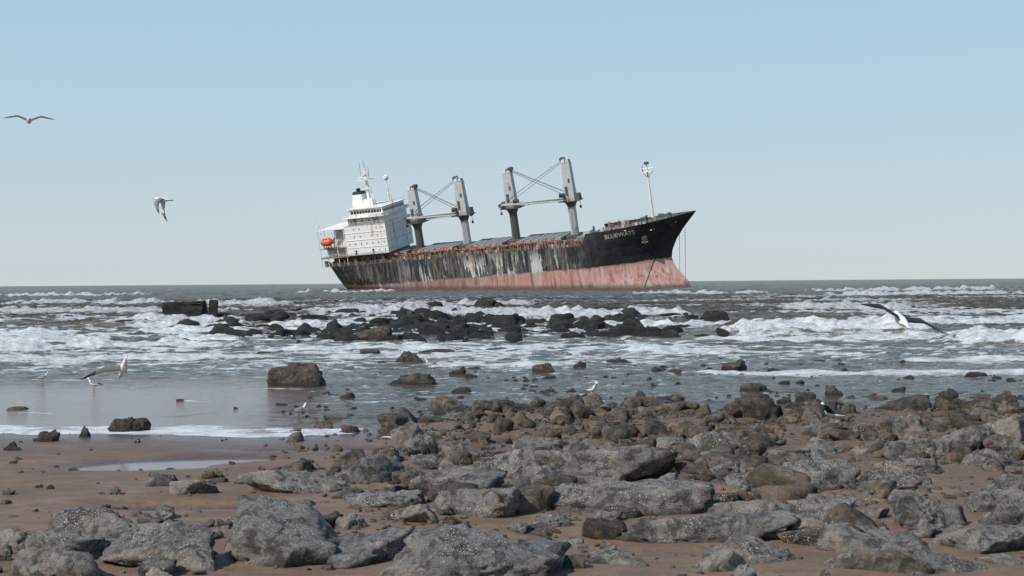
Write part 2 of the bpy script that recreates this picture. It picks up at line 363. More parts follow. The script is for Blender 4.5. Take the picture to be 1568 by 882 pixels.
H=amp*(.55*(r1-.6)+.45*(r2-.6)+.5*fbm(Xg*.9,Yg*1.9,3.,3))
near=sstep(120,50,Yg)*sstep(21,27,Yg)
H=H+near*(1-.9*calm)*(.028*fbm(Xg*2.2,Yg*5,11.,3)+.026*(1-2*np.abs(fbm(Xg*1.1,Yg*2.6,13.,2)))-.013)
H*=sstep(3000,600,Yg)*sstep(21,25,Yg)
foam=np.zeros_like(H)
pat=fbm(Xg*.04,Yg*.05,21.,2)
foam+=sstep(.74,1.02,r1*.6+r2*.4+.35*pat)*sstep(48,70,Yg)*sstep(420,150,Yg)*.68
lace=1-2*np.abs(fbm(Xg*.35+warp*.2,Yg*.75,31.,4))
lace2=1-2*np.abs(fbm(Xg*.55,Yg*1.5,37.,4))
foam+=sstep(.55,.98,lace+.3*pat)*sstep(36,50,Yg)*sstep(130,85,Yg)*.56
foam+=sstep(.62,.96,lace2+.25*pat)*sstep(24,31,Yg)*sstep(60,45,Yg)*.50*(1-calm)
BR=[(9,20.5,66,.85,3.0),(15.5,40,54,.68,2.5),(-1.5,14,97,.75,3.6),(-17,-1,116,.68,4.0),(-27,-17,93,.6,2.8),(-40,-9,54.5,.36,1.9),(-26,-11,62,.3,1.6),
    (-70,-44,190,.7,4),(-38,-24,160,.8,5),(-14,4,150,.6,4),(22,34,118,.6,3.),(28,60,84,.5,2.6),(-34,-12,73,.34,1.8),(-9,-2,52,.18,1.1),(3.5,8,48.5,.24,1.3),(-12,-5,135,.6,3.5),
    (45,80,210,.8,5),(9,40,43,.16,1.),(-30,-4,46,.2,1.1),(-5,3,105,.6,3),(60,110,300,.9,6),(-140,-80,330,1.,7),(-60,-30,380,1.,7),(20,50,260,.7,6),(-50,-22,125,.6,3),(2,30,76,.34,1.9),(-24,-8,82,.4,2.0),(7,26,58,.2,1.2),(4,16,37.5,.1,.7),(-3,3,42,.1,.7)]
for k,(x0,x1,y0,h,w) in enumerate(BR):
    L=x1-x0
    rs=(yy>y0-.1*L-6*w)&(yy<y0+.1*L+6*w)
    if not rs.any(): continue
    r0,r1_=np.where(rs)[0][[0,-1]];sl=slice(r0,r1_+1)
    xg=Xg[sl];yg=Yg[sl];u=(xg-x0)/L
    env=sstep(-.06,.15,u+.12*pn(yg*.2,k,xg*.4))*sstep(1.06,.8,u+.12*pn(yg*.2,k+9,xg*.3))
    env=env*sstep(-.42,-.1,fbm(xg*.22,yg*.1,k+40.,2)) if L>14 else env
    yc=y0+.035*L*np.sin(u*3+k)+1.6*w*.6*fbm(xg*.16,k*3.1,0.,3)
    d=(yg-yc)/w
    rag=.65+.8*fbm(xg*.7,yg*.4,float(k),3)
    prof=np.where(d<0,np.exp(-(d/.42)**2),np.exp(-(d/1.25)**2))
    H[sl]+=env*h*prof*rag
    lump=fbm(xg*1.8,yg*2.2,float(k),4,.6)
    f=env*np.where(d<0,np.exp(-(d/.55)**4),np.exp(-(d/(.75+.6*pn(xg*.5,yg*.2,float(k))))**2))
    H[sl]+=f*lump*.22*min(1,h*2)
    f2=f*(1.02+.9*lump)
    f2=np.maximum(f2,env*sstep(-3.4,-.3,d)*(d<0.2)*(.2+.48*lace[sl]))
    foam[sl]=np.maximum(foam[sl],f2)
rf=np.exp(-(((Xg/Yg)+.045)/.22)**2)*np.exp(-((Yg-90)/28)**2)
foam=np.maximum(foam,rf*(.42+.5*lace)*sstep(-.15,.3,fbm(Xg*.2,Yg*.2,41.,3)+.10))
sd_=Yg-shore_y(Xg)
en=fbm(Xg*.8,Yg*1.3,51.,4)
ew=1.1+1.6*pn(Xg*.3,2.5,0.)
edge=sstep(-.6,-.2,sd_)*sstep(1.5*ew+.5,.2,sd_)*sstep(2.5,0.,Xg)
foam=np.maximum(foam,edge*(.74+.9*en+.22*pn(Xg*.25,6.6,0.)+.12*sstep(-5,-8,Xg)))
for j,(L0,wd) in enumerate([(3.2,.10),(6.2,.14),(9.5,.2),(13.5,.26),(17.5,.3)]):
    ln=np.exp(-((sd_-L0-1.4*fbm(Xg*.2,j*7.7,0.,3)-.3*pn(Xg*1.3,j*3.3,0.))/wd)**2)
    foam=np.maximum(foam,ln*(.38+.9*fbm(Xg*.5,Yg*.5,60.+j,3))*sstep(3,-1,Xg))
H+=edge*.012*sstep(.4,.8,foam)
foam=foam*sstep(20.5,22,Yg)
me=make_mesh('sea_water',np.stack([Xg.ravel(),Yg.ravel(),H.ravel()],1),grid_faces(len(yy),len(xb)))
at=me.attributes.new('foam','FLOAT','POINT');at.data.foreach_set('value',foam.astype(np.float32).ravel())
at=me.attributes.new('calm','FLOAT','POINT');at.data.foreach_set('value',calm.astype(np.float32).ravel())
tick('sea')
t=NT('sea_water');p=t.pos();s3=t.sep(p)
fo=t.n('ShaderNodeAttribute',{'attribute_name':'foam'}).outputs['Fac'];ca=t.n('ShaderNodeAttribute',{'attribute_name':'calm'}).outputs['Fac']
nf=t.noise(t.mul(p,(1,1.6,1)),3.2,8,.75);nf2=t.noise(t.mul(p,(1,1.5,1)),13,5,.75)
fm=t.math('ADD',fo,t.math('MULTIPLY',t.math('SUBTRACT',nf,.5),1.2));fm=t.math('ADD',fm,t.math('MULTIPLY',t.math('SUBTRACT',nf2,.5),.6))
fm=t.math('MULTIPLY',t.ss(fm,.40,.62),t.ss(fo,.02,.15))
wc=t.noise(t.mul(p,(.014,.045,1)),1,7,.72);wc=t.ss(wc,.665,.70)
wc=t.math('MULTIPLY',wc,t.ss(s3[1],110,200));fm=t.math('MAXIMUM',fm,t.math('MULTIPLY',wc,.8))
fary=t.ss(s3[1],26,75)
ng=t.noise(t.mul(p,(.05,.22,1)),1,7,.7)
deep=t.mix(t.ss(ng,.38,.62),(.062,.049,.031),(.155,.123,.082))
sh=t.mix(ca,(.072,.056,.040),(.165,.105,.082))
body=t.mix(fary,sh,deep)
fcol=t.mix(t.ss(t.noise(t.mul(p,(1,1.4,1)),2.2,6,.7),.35,.62),(.47,.47,.45),(.82,.83,.82))
col=t.mix(fm,body,fcol)
t.set(t.b,'Base Color',col)
t.set(t.b,'Roughness',t.math('ADD',t.math('MAXIMUM',t.math('MULTIPLY',fary,.22),.09),t.math('MULTIPLY',fm,.5)))
t.b.inputs['IOR'].default_value=1.33
t.set(t.b,'Specular IOR Level',t.math('MULTIPLY',t.math('MULTIPLY',t.ss(s3[1],34,110,.46,.14),t.ss(ca,0,1,1,.62)),t.ss(fm,0,1,1,.3)))
w1=t.noise(t.mul(p,(1.2,2.8,1)),1.7,7,.68);w2=t.noise(t.mul(p,(.25,.8,1)),1.2,7,.72)
b1=t.n('ShaderNodeBump',Height=w1,Distance=.17);t.set(b1,'Strength',t.math('MULTIPLY',t.ss(ca,0,1,1.,.14),t.ss(s3[1],21,27,.04,1)))
b2=t.n('ShaderNodeBump',Height=w2,Distance=1.6,Normal=b1.outputs[0]);t.set(b2,'Strength',t.ss(s3[1],36,130,0,1.))
b3=t.n('ShaderNodeBump',Height=nf2,Distance=.1,Normal=b2.outputs[0]);t.set(b3,'Strength',t.math('MULTIPLY',fm,.8))
t.set(t.b,'Normal',b3.outputs[0])
add_obj('sea_water',me,t.m)

# ---------------------------------------------------------------- ship
M_rustwhite=simple('ship_white_paint',(.76,.74,.69),.5,.12,.5,rust=.42,rustcol=(.50,.37,.26),vs=.12)
M_grey=simple('ship_grey_paint',(.46,.46,.45),.5,.2,.6,rust=.35,rustcol=(.20,.13,.09))
M_hatch=simple('hatch_cover_paint',(.20,.195,.18),.6,.3,.5,rust=.5,rustcol=(.13,.08,.055))
M_dgrey=simple('ship_dark_steel',(.085,.085,.085),.6,.3,.8,rust=.5)
M_rust=simple('ship_rusty_steel',(.22,.165,.13),.8,.5,.9,rust=.6,rustcol=(.17,.075,.04))
M_black=simple('ship_black_paint',(.02,.021,.024),.5,.3,1)
M_glass=simple('ship_window_glass',(.03,.035,.04),.15,.1,1,bump=0)
M_orange=simple('lifeboat_orange',(.60,.13,.05),.5,.15,1,bump=0)
M_redox=simple('red_oxide_paint',(.66,.12,.05),.7,.3,1,rust=.1)
M_letter=simple('ship_lettering',(.52,.49,.38),.6,.4,2)
M_deck=simple('ship_deck_paint',(.12,.085,.07),.8,.4,.5,rust=.5)
M_cable=simple('steel_cable',(.12,.12,.12),.5,.1,1,bump=0)

ship=bpy.data.objects.new('cargo_ship',None);COL.objects.link(ship)
YAW,TRIM,LIST=22,3.6,11
ship.location=(0,540,0);ship.rotation_euler=Euler((math.radians(LIST),math.radians(-TRIM),math.radians(-YAW)),'XYZ')
ip=np.interp
def stem(c): return ip(c,[-8,-4.5,-2,1,4,7,10,14,18,23.6],[69.3,70.2,69.6,67.4,65.2,64.3,64.9,67.0,70.2,75.5])
def stern(c): return ip(c,[-8,0,4,7,10,16,22],[-60,-65,-69,-71.5,-73,-75,-75])
def half(a,c):
    st=stem(c);t_=np.clip((st-a)/ip(c,[-8,7,24],[30,34,32]),0,1);n=ip(c,[-8,7,24],[1.9,1.75,2.7])
    fb=1-(1-t_)**n
    tb=np.clip((st-a)/5,0,1);bulb=1.9*np.sqrt(tb)*sstep(4,-2,c)
    ts=np.clip((a-stern(c))/ip(c,[-8,4,12,16],[38,30,17,11]),0,1);fs=np.sqrt(np.clip(1-(1-ts)**ip(c,[-8,6,16],[1.5,2,2.6]),0,1))
    return np.maximum(12*fb,bulb)*fs
def sheer(a): return ip(a,[-75,34.3,35.2,36.3,50,64,75.5],[15.9,15.9,17.6,20.2,21.0,22.2,23.6])
at_=np.unique(np.concatenate([-75+np.geomspace(.05,12,18)-.05,np.arange(-62,34,2.),np.linspace(34,37,10),np.arange(38,66,1.5),75.5-np.geomspace(.02,11,22)+.02]))
vt=np.linspace(0,1,44);rows=[]
for v in vt:
    ct=sheer(at_);c=-8+v*(ct+8)
    wb=sstep(45,75.5,at_);ws=sstep(-50,-75,at_)
    a=at_-(75.5-stem(c))*wb+(stern(c)+75)*ws
    rows.append(np.stack([a,half(a,c),c],1))
G=np.array(rows);V=[];R_,C_=G.shape[:2]
S=G.copy();S[...,1]*=-1
V=np.concatenate([S.reshape(-1,3),G.reshape(-1,3)]);f=grid_faces(R_,C_);F=np.concatenate([f,(f+R_*C_)[:,::-1]])
me=make_mesh('hull',V,F)
t=NT('ship_hull_paint');p=t.obj();s3=t.sep(p)
nA=t.noise(t.mul(p,(.35,.35,.03)),1,6,.7);nB=t.noise(t.mul(p,(1.3,1.3,.07)),1,5,.7);nC=t.noise(p,.35,6,.65);nD=t.noise(t.mul(p,(.16,.16,.10)),1,5,.65)
blk=t.mix(t.ss(nC,.4,.7),(.015,.016,.019),(.036,.037,.042))
mid=t.math('MULTIPLY',t.ss(s3[0],-48,-18),t.ss(s3[0],38,16));
aftm=t.ss(s3[0],42,22)
grime=t.ss(t.math('ADD',nB,t.math('MULTIPLY',mid,.08)),.50,.66);blk=t.mix(t.math('MULTIPLY',grime,t.math('MULTIPLY',aftm,.75)),blk,(.16,.155,.15))
wsn=t.math('ADD',t.math('MULTIPLY',nA,.5),t.math('MULTIPLY',nD,.5));wsn=t.math('ADD',wsn,t.math('MULTIPLY',t.math('SUBTRACT',nB,.5),.35))
ws_=t.math('MULTIPLY',t.ss(wsn,.50,.56),mid)
blk=t.mix(t.math('MULTIPLY',ws_,t.ss(s3[2],15.5,11.5,.25,.95)),blk,(.56,.55,.51))
rs=t.math('MULTIPLY',t.ss(t.noise(t.mul(p,(.45,.45,.05)),1.3,5,.72),.55,.61),aftm);blk=t.mix(t.math('MULTIPLY',rs,.75),blk,(.26,.15,.08))
red=t.mix(t.ss(nB,.35,.65),(.36,.18,.145),(.53,.31,.26))
red=t.mix(t.ss(t.noise(t.mul(p,(.6,.6,.1)),1,6,.7),.50,.62,0,.8),red,(.18,.10,.075))
red=t.mix(t.ss(s3[0],25,-60,0,.7),red,(.15,.09,.08))
red=t.mix(t.math('MULTIPLY',t.ss(nA,.52,.63),.65),red,(.50,.44,.39))
zz=t.math('ADD',s3[2],t.math('MULTIPLY',t.math('SUBTRACT',nC,.5),1.6))
zz=t.math('ADD',zz,t.math('MULTIPLY',t.math('SUBTRACT',nB,.5),t.ss(s3[0],45,0,.6,4)))
col=t.mix(t.ss(zz,7.2,7.8),red,blk)
wl=t.n('ShaderNodeNewGeometry').outputs['Position'];col=t.mix(t.ss(t.sep(wl)[2],.4,1.8,.65,0),col,(.06,.045,.035))
t.set(t.b,'Base Color',col);t.b.inputs['Roughness'].default_value=.6
t.set(t.b,'Normal',t.bump(t.noise(t.mul(p,(.5,.5,.5)),1,3,.5),.5,.3))
add_obj('hull',me,t.m,ship)

dk=MB()
aa=[a for a in at_ if a<=36]
for i in range(len(aa)-1):
    a0,a1=aa[i],aa[i+1];b0=float(half(a0,15.7))-.05;b1=float(half(a1,15.7))-.05
    dk.face([(a0,-b0,15.7),(a1,-b1,15.7),(a1,b1,15.7),(a0,b0,15.7)])
aa=[36.]+[a for a in at_ if 36<a<70]+[70.]
for i in range(len(aa)-1):
    a0,a1=aa[i],aa[i+1];z0=float(sheer(a0))-1.1;z1=float(sheer(a1))-1.1;b0=float(half(a0,z0))-.05;b1=float(half(a1,z1))-.05
    dk.face([(a0,-b0,z0),(a1,-b1,z1),(a1,b1,z1),(a0,b0,z0)])
dk.face([(36,-11.8,15.7),(36,11.8,15.7),(36,11.8,19.1),(36,-11.8,19.1)])
dk.build('decks',[M_deck],ship)

def rail(mb,pts,h,step=1.5,bars=3,r=.06,m=0):
    for (p,q) in zip(pts[:-1],pts[1:]):
        p=Vector(p);q=Vector(q);n=max(1,int((q-p).length/step))
        for i in range(n+1):
            b=p.lerp(q,i/n);mb.cyl(b,b+Vector((0,0,h)),r,n=4,m=m)
        for k in range(bars):
            z=Vector((0,0,h*(k+1)/bars));mb.cyl(p+z,q+z,r*.8,n=4,m=m)
rl=MB()
al=list(np.arange(-74,34.5,3.));al[-1]=34.
for sg in(-1,1):
    rail(rl,[(a,sg*(float(half(a,15.7))-.15),15.8) for a in al],1.3,1.2,3,.07)
rl.build('deck_railing',[M_rust],ship)
rr=random.Random(4)
cl=MB()
for i in range(360):
    a=rr.uniform(-44,34);y=-rr.uniform(8.8,11.3);w=rr.uniform(.15,1.0);h=rr.uniform(.3,2.5)
    m=rr.choice([0,0,0,0,1,2,2]) if h<1.6 else rr.choice([0,2,0,1])
    if h>1.6:w*=.3
    cl.box(a,a+w,y,y+rr.uniform(.2,.8),15.75,15.75+h,m)
for i in range(21):
    a=-43+i*3.7+rr.uniform(-1.2,1.2);L=rr.uniform(.9,2.9);z=17.9+rr.uniform(-.3,.7);cl.box(a,a+L,-10.2,-9.9,z,z+.55,3)
for a in np.arange(-44,34,2.4): cl.box(a,a+.18,-9.4,-9.2,15.7,18.3,0)
for z in(16.5,17.2,18.1): cl.cyl((-44,-9.2,z),(33,-9.2,z),.14,n=6,m=0)
for i in range(40):
    a=rr.uniform(-74,-44);cl.box(a,a+rr.uniform(.2,1.2),-9-rr.uniform(0,2),-8.6,15.75,16.2+rr.uniform(0,2.2),rr.choice([0,2,0]))
cl.build('deck_clutter',[M_rust,M_grey,M_dgrey,M_redox],ship)

ha=MB()
for (a0,a1) in [(-33.5,-18.5),(-13,2),(7.5,25.5)]:
    ha.box(a0,a1,-8,8,15.7,18.3,0)
    k=6
    for j in range(k):
        u0=a0+(a1-a0)*j/k;u1=a0+(a1-a0)*(j+1)/k
        ha.box(u0+.08,u1-.08,-8.4,8.4,18.3,19.1,1,.15,.2)
    for u in np.arange(a0+.5,a1,1.4): ha.box(u,u+.2,-8.5,-8.003,15.8,18.2,2)
ha.box(-43,-38.5,-7,7,15.7,18.4,0);ha.box(31,35.9,-7,7,15.7,18.6,1);ha.box(-43,-38.5,-7.3,7.3,18.4,19.1,1)
for a in(-35.8,-15.7,4.7,28.4): ha.box(a-2.3,a+2.3,-4,4,15.7,19.0,2)
ha.build('cargo_hatches',[M_rust,M_hatch,M_dgrey],ship)

def crane(name,a,cp,ct,jd,jl,lowmat):
    mb=MB()
    mb.cyl((a,0,15.7),(a,0,cp-2.2),1.6,1.5,16,lowmat);mb.cyl((a,0,cp-2.2),(a,0,cp-.4),1.5,2.3,16,1)
    mb.cyl((a,0,cp-.4),(a,0,cp),3.0,3.0,16,1)
    mb.box(a-2.1,a+2.1,-1.7,1.7,cp,ct-1.6,0,.6,.35)
    mb.box(a-1.45,a-.2,-1.45,1.45,ct-1.6,ct,2,.15,.2);mb.box(a+.15,a+1.4,-1.45,1.45,ct-1.6,ct-.5,0,.2,.2)
    mb.cyl((a+1.3*jd,-1.3,ct-.3),(a+1.3*jd,1.3,ct-.3),.8,.8,12,1)
    mb.box(a-1.2,a-.2,-1.76,-1.5,cp+2.2,cp+5.5,1)
    mb.box(a+.3,a+.9,-1.70,-1.3,cp+7,cp+8.4,1)
    cx=a+jd*2.6;mb.box(cx-1,cx+1,-2.9,-1.0,cp+.6,cp+3.2,1,.1,.1);mb.box(cx-.8,cx+.8,-2.95,-2.85,cp+1.6,cp+2.7,3)
    bx=a-jd*2.7;mb.box(bx-1.2,bx+1.2,-1.6,1.6,cp+.1,cp+2.6,1,.2,.2)
    rail(mb,[(a-4,-3,cp),(a+4,-3,cp)],1.2,1.0,2,.07,1);mb.box(a-4,a+4,-3.1,3.1,cp-.12,cp+.1,1)
    mb.cyl((a-.4,-1.9,16),(a-.4,-1.9,cp),.07,n=4,m=1);mb.cyl((a+.1,-1.9,16),(a+.1,-1.9,cp),.07,n=4,m=1)
    yo=2.2*jd;z0=cp+1.0;z1=cp+.9
    p0=[(a+jd*1.8,yo+s*1.0,z0+h) for s in(-1,1) for h in(-.5,.5)]
    p1=[(a+jd*jl,yo+s*.55,z1+h*.5) for s in(-1,1) for h in(-.5,.5)]
    for q0,q1 in zip(p0,p1): mb.cyl(q0,q1,.17,n=5,m=0)
    n=14
    for i in range(n):
        u=i/n;w=(i+1)/n
        for k in((0,1),(2,3),(0,2),(1,3)):
            A=Vector(p0[k[0]]).lerp(Vector(p1[k[0]]),u);Bq=Vector(p0[k[1]]).lerp(Vector(p1[k[1]]),w);mb.cyl(A,Bq,.09,n=4,m=0)
    for sg in(-1,1):
        mb.box(min(a+jd*1.5,a+jd*jl),max(a+jd*1.5,a+jd*jl),yo+sg*.72-.05,yo+sg*.72+.05,z0-.3,z0+.25,0)
    mb.cyl((a+jd*jl,yo-.8,z1),(a+jd*jl,yo+.8,z1),.7,n=10,m=1)
    mb.cyl((a+jd*jl,yo,z1),(a+jd*jl,yo,z1-2.6),.1,n=4,m=1);mb.box(a+jd*jl-.4,a+jd*jl+.4,yo-.3,yo+.3,z1-3.6,z1-2.6,1,.1)
    for dy,dz,fr in((-.8,0,.97),(0,-.2,.97),(.8,0,.97),(-.4,-1.0,.86),(.4,-1.0,.86)):
        mb.cyl((a+jd*.9,dy,ct-.4+dz*.6),(a+jd*jl*fr,yo+dy*.6,z1+.6),.06,n=4,m=4)
    mb.build(name,[M_grey,M_dgrey,M_cranew,M_glass,M_cable],ship)
M_cranew=simple('crane_light_paint',(.58,.58,.56),.5,.15,.6,rust=.25,rustcol=(.3,.22,.16))
crane('deck_crane_1',-35.8,29.0,43.3,1,22.5,1)
crane('deck_crane_2',-15.7,30.2,44.8,-1,23.5,0)
crane('deck_crane_3',4.7,31.0,46.0,1,26.5,1)
crane('deck_crane_4',28.4,31.6,47.6,-1,27.5,0)

sp=MB()
sp.box(-70,-44.5,-8.5,8.5,15.7,19.6,3)
sp.box(-62,-44,-11.4,11.4,19.6,31.2,0)
sp.box(-72.5,-61.9,-8,8,19.6,26,0)
sp.box(-74,-61.5,-11.6,11.6,19.2,19.55,1)
for z in(22.5,25.4,28.3,31.2): sp.box(-62.1,-43.9,-11.52,11.52,z,z+.12,0)
sp.box(-60.5,-44.6,-10.2,10.2,31.37,34.1,0)
sp.box(-62,-43.2,-12.6,12.6,34.1,34.3,0)
sp.box(-59.5,-45,-9.8,9.8,34.3,37.3,0)
sp.box(-60,-44.5,-10.3,10.3,37.3,37.55,0)
sp.box(-59,-45.5,-9.84,-9.7,35.5,36.6,2);sp.box(-45.1,-44.95,-9.3,9.3,35.5,36.6,2)
for a in np.arange(-58.9,-45.5,1.25): sp.box(a,a+.16,-9.88,-9.75,35.45,36.65,0)
for y in np.arange(-9.2,9.4,1.2): sp.box(-45.1,-44.9,y,y+.16,35.45,36.65,0)
sp.box(-50,-44,-12.6,-9.9,34.3,35.4,0);sp.box(-50,-44,9.9,12.6,34.3,35.4,0)
for z in(20.8,23.7,26.6,29.5):
    for a in np.arange(-60.6,-45,2.5):
        if rr.random()<.7: sp.box(a,a+.42,-11.44,-11.3,z,z+.5,2)
    for y in np.arange(-9.8,10,2.3): sp.box(-44.1,-43.96,y,y+.45,z,z+.55,2)
for a in(-58.5,-51): sp.box(a,a+.8,-11.44,-11.3,19.75,21.6,2)
for a in np.arange(-57.5,-46,3.): sp.box(a,a+.5,-10.24,-10.1,32.4,33.0,2)
sp.box(-74.3,-62,-11.5,11.5,30.3,30.6,0);sp.box(-73.5,-62,-11.5,11.5,22.9,23.15,1)
sp.box(-68,-62,-9,9,23.15,30.3,0)
for a in(-74.,-71,-66.2,-62.5): sp.cyl((a,-11.2,15.8),(a,-11.2,30.4),.16,n=6,m=0)
for a in(-74.,-68,): sp.cyl((a,11.2,15.8),(a,11.2,30.4),.16,n=6,m=0)
sp.cyl((-73.8,-11,30.6),(-73.8,-11,36),.1,.05,n=5,m=0);sp.box(-74.2,-73.2,-11.4,-10.4,31.8,32.6,0)
rail(sp,[(-74,-11.4,30.6),(-62.4,-11.4,30.6)],1.1,1.6,2,.06,0)
rail(sp,[(-74,-11.5,23.15),(-62.4,-11.5,23.15)],1.1,1.6,2,.06,0);rail(sp,[(-74,-11.5,19.5),(-44,-11.6,19.6)],1.1,1.6,2,.06,0)
rail(sp,[(-61.8,-12.5,34.3),(-43.3,-12.5,34.3),(-43.3,12.5,34.3)],1.1,1.6,2,.06,0)
rail(sp,[(-59.8,-10.1,37.5),(-44.7,-10.1,37.5),(-44.7,10.1,37.5)],1.1,1.6,2,.06,0)
rail(sp,[(-62.1,-11.6,31.3),(-44,-11.6,31.3)],1.1,1.6,2,.06,0)
sp.box(-65,-62.2,-10.8,-10.1,19.6,20.0,1)
for i in range(14): sp.box(-71+i*.5,-70.5+i*.5,-10.9,-10.0,23.2+i*.5,23.4+i*.5,1)
sp.build('accommodation_block',[M_rustwhite,M_rust,M_glass,M_rust],ship)
fu=MB();fu.box(-61.5,-56.5,-2.6,2.6,37.5,42.3,0,.5,.4);fu.box(-61.0,-57.0,-2.2,2.2,42.3,43.4,1,.2,.2);
for y in(-1,0,1): fu.cyl((-59,y,43.4),(-59.3,y,44.6),.35,n=8,m=1)
fu.box(-55.8,-52,-3.5,-.5,37.5,40.2,0);fu.build('funnel',[M_rustwhite,M_black],ship)
ma=MB()
def mast(a,y,c0,c1,r):
    ma.cyl((a,y,c0),(a,y,c1),r,r*.4,8,0)
mast(-55.0,0,37.5,52.5,.85);ma.cyl((-52,0,37.5),(-54.8,0,47),.2,n=5,m=0)
for z,w in((44,2.0),(47.6,3.2),(49.8,1.6)):
    ma.box(-55-w,-55+w*.8,-w*.6,w*.6,z,z+.15,0);ma.cyl((-55-w,-.2,z+.9),(-55+w*.8,-.2,z+.9),.1,n=4,m=0)
    ma.cyl((-55,-w,z+.4),(-55,w,z+.4),.12,n=4,m=0)
ma.box(-57.5,-53.5,-.35,.05,48.7,49.1,0);ma.cyl((-57,0,47.7),(-57,0,54.8),.1,.05,n=4,m=1);ma.cyl((-55,0,52),(-55,0,55.5),.12,.05,n=4,m=1);ma.cyl((-53.6,0,47.7),(-53.4,0,52.4),.08,n=4,m=1)
mast(-45.8,-1,37.5,46.6,.35);ma.ell((-45.8,-1,47.7),(1.0,1.0,1.15),12,8,0);
ma.cyl((-47.6,-1,37.5),(-45.9,-1,44.5),.14,n=5,m=0);ma.cyl((-44.4,-1,37.5),(-45.7,-1,44.5),.14,n=5,m=0)
for z in(39.5,41.5,43.5): ma.cyl((-47.3+(z-37.5)*.22,-1,z),(-44.4-(z-37.5)*.16,-1,z),.09,n=4,m=0)
for a in(-50,-48,-53): ma.cyl((a,-9,37.5),(a,-9,37.5+rr.uniform(2,4)),.08,n=4,m=0)
mast(59,0,21,41.5,.62);ma.cyl((59,0,41),(59,0,44.8),.15,.07,n=5,m=0)
ma.box(57.2,60.8,-1.4,1.4,39.2,39.4,0);ma.cyl((56.6,0,40.6),(61.4,0,40.6),.16,n=5,m=0);ma.cyl((57.3,0,39.4),(57.3,0,41.8),.15,n=5,m=1);ma.cyl((60.8,0,39.4),(60.8,0,41.6),.15,n=5,m=0)
ma.box(58.3,59.7,-.7,.7,42,43,1);ma.cyl((57.2,0,39.2),(59,0,37),.1,n=4,m=0);ma.cyl((60.8,0,39.2),(59,0,37),.1,n=4,m=0)
ma.cyl((59.75,0,21),(59.6,0,39),.06,n=4,m=0)
ma.build('masts',[M_rustwhite,M_dgrey],ship)
fg=MB()
for i in range(34):
    a=rr.uniform(38,68);z=float(sheer(a))-1.1;hb=float(half(a,z))
    y=rr.uniform(-.7,.5)*hb;w=rr.uniform(.3,1.3);fg.box(a,a+w,y,y+w,z,z+rr.uniform(.9,2.6),rr.choice([0,1,2]))
for a in(62,64.5): 
    z=float(sheer(a))-.4;fg.cyl((a,-3,z+.6),(a,3,z+.6),1.1,n=12,m=0)
for a in(37.2,54.5,55.6,66.5): fg.cyl((a,-4,19.5),(a,-4,float(sheer(a))+1.6),.35,n=8,m=0)
al=[36.5,44,52,60,66,70,73]
rail(fg,[(a,-(float(half(a,float(sheer(a))))-.1),float(sheer(a))) for a in al],.9,1.6,2,.05,1)
rail(fg,[(a,(float(half(a,float(sheer(a))))-.1),float(sheer(a))) for a in al],.9,1.6,2,.05,1)
fg.box(34.6,37,-9,-2,18.5,20.8,1)
fg.build('forecastle_gear',[M_dgrey,M_grey,M_rust],ship)
an=MB()
hy=-float(half(57,16.3));an.cyl((57,hy+.8,16.3),(57.15,hy-.35,16.0),1.25,1.0,16,0)
hy2=-float(half(57,14.8));an.cyl((57,hy-.4,16.2),(57,hy2-.45,14.2),.25,n=6,m=1);an.cyl((55.9,hy2-.5,14.7),(58.1,hy2-.5,14.7),.32,n=6,m=1)
an.cyl((55.9,hy2-.5,14.7),(55.8,hy2-.55,15.9),.25,.08,n=6,m=1);an.cyl((58.1,hy2-.5,14.7),(58.2,hy2-.55,15.9),.25,.08,n=6,m=1)
Ri=ship.rotation_euler.to_matrix().inverted();dn=Ri@Vector((0,0,-1))
for p0,L in(((70.2,1.3,17.5),20.5),((67.5,3.2,16.5),19.)):
    p0=Vector(p0);n=int(L/.5)
    for i in range(n):
        q=p0+dn*(i*.5);an.cyl(q,q+dn*.42,.14 if i%2 else .09,n=4,m=0)
px=None
for i in range(40):
    c=10.5-i*.42;a=59.5-i*.16;y=-float(half(a,c))-.15
    q=(a,y,c)
    if px: an.cyl(px,q,.13,n=4,m=0)
    px=q
an.build('anchor_and_chain',[M_dgrey,M_rust],ship)
cu=bpy.data.curves.new('txt','FONT');cu.body='BLUEWAYS';cu.size=1.0
to=bpy.data.objects.new('txt',cu);COL.objects.link(to)
dg=bpy.context.evaluated_depsgraph_get();tm=bpy.data.meshes.new_from_object(to.evaluated_get(dg))
bpy.data.objects.remove(to)
bm=bmesh.new();bm.from_mesh(tm);bmesh.ops.triangulate(bm,faces=bm.faces);bmesh.ops.subdivide_edges(bm,edges=bm.edges,cuts=2);bm.to_mesh(tm);bm.free()
xsm=max(v.co.x for v in tm.vertices)
for v in tm.vertices:
    a=43.5+v.co.x/xsm*11;c=17.6+v.co.y*2.3+(a-43.5)*.07;v.co=(a,-float(half(a,c))-.12,c)
add_obj('ship_name_lettering',tm,M_letter,ship)
dm=MB()
for (a,c,w) in((51,19.9,.8),(59.5,18.9,.9),(60.8,19.0,.5),(68,20.4,.6)):
    y=-float(half(a,c))-.12;dm.box(a,a+w,y,y+.08,c,c+.35,0)
dm.build('bow_marks',[M_letter],ship)
lb=MB();lb.ell((-70.2,-11.9,25.8),(2.6,1.4,1.4),16,12,0,.8);lb.ell((-69.9,-11.9,26.7),(1.8,1.0,1.0),12,8,0,.8)
lb.box(-71.2,-69.4,-12.95,-12.6,26.7,27.2,1)
for a in(-72.6,-67.8):
    lb.cyl((a,-10,23),(a,-11.2,29.2),.22,n=6,m=2);lb.cyl((a,-11.2,29.2),(a,-12.2,29.0),.2,n=6,m=2);lb.cyl((a,-12.1,29),(a,-12,26.6),.06,n=4,m=2)
lb.build('lifeboat',[M_orange,M_glass,M_rustwhite],ship,True)
tick('ship')
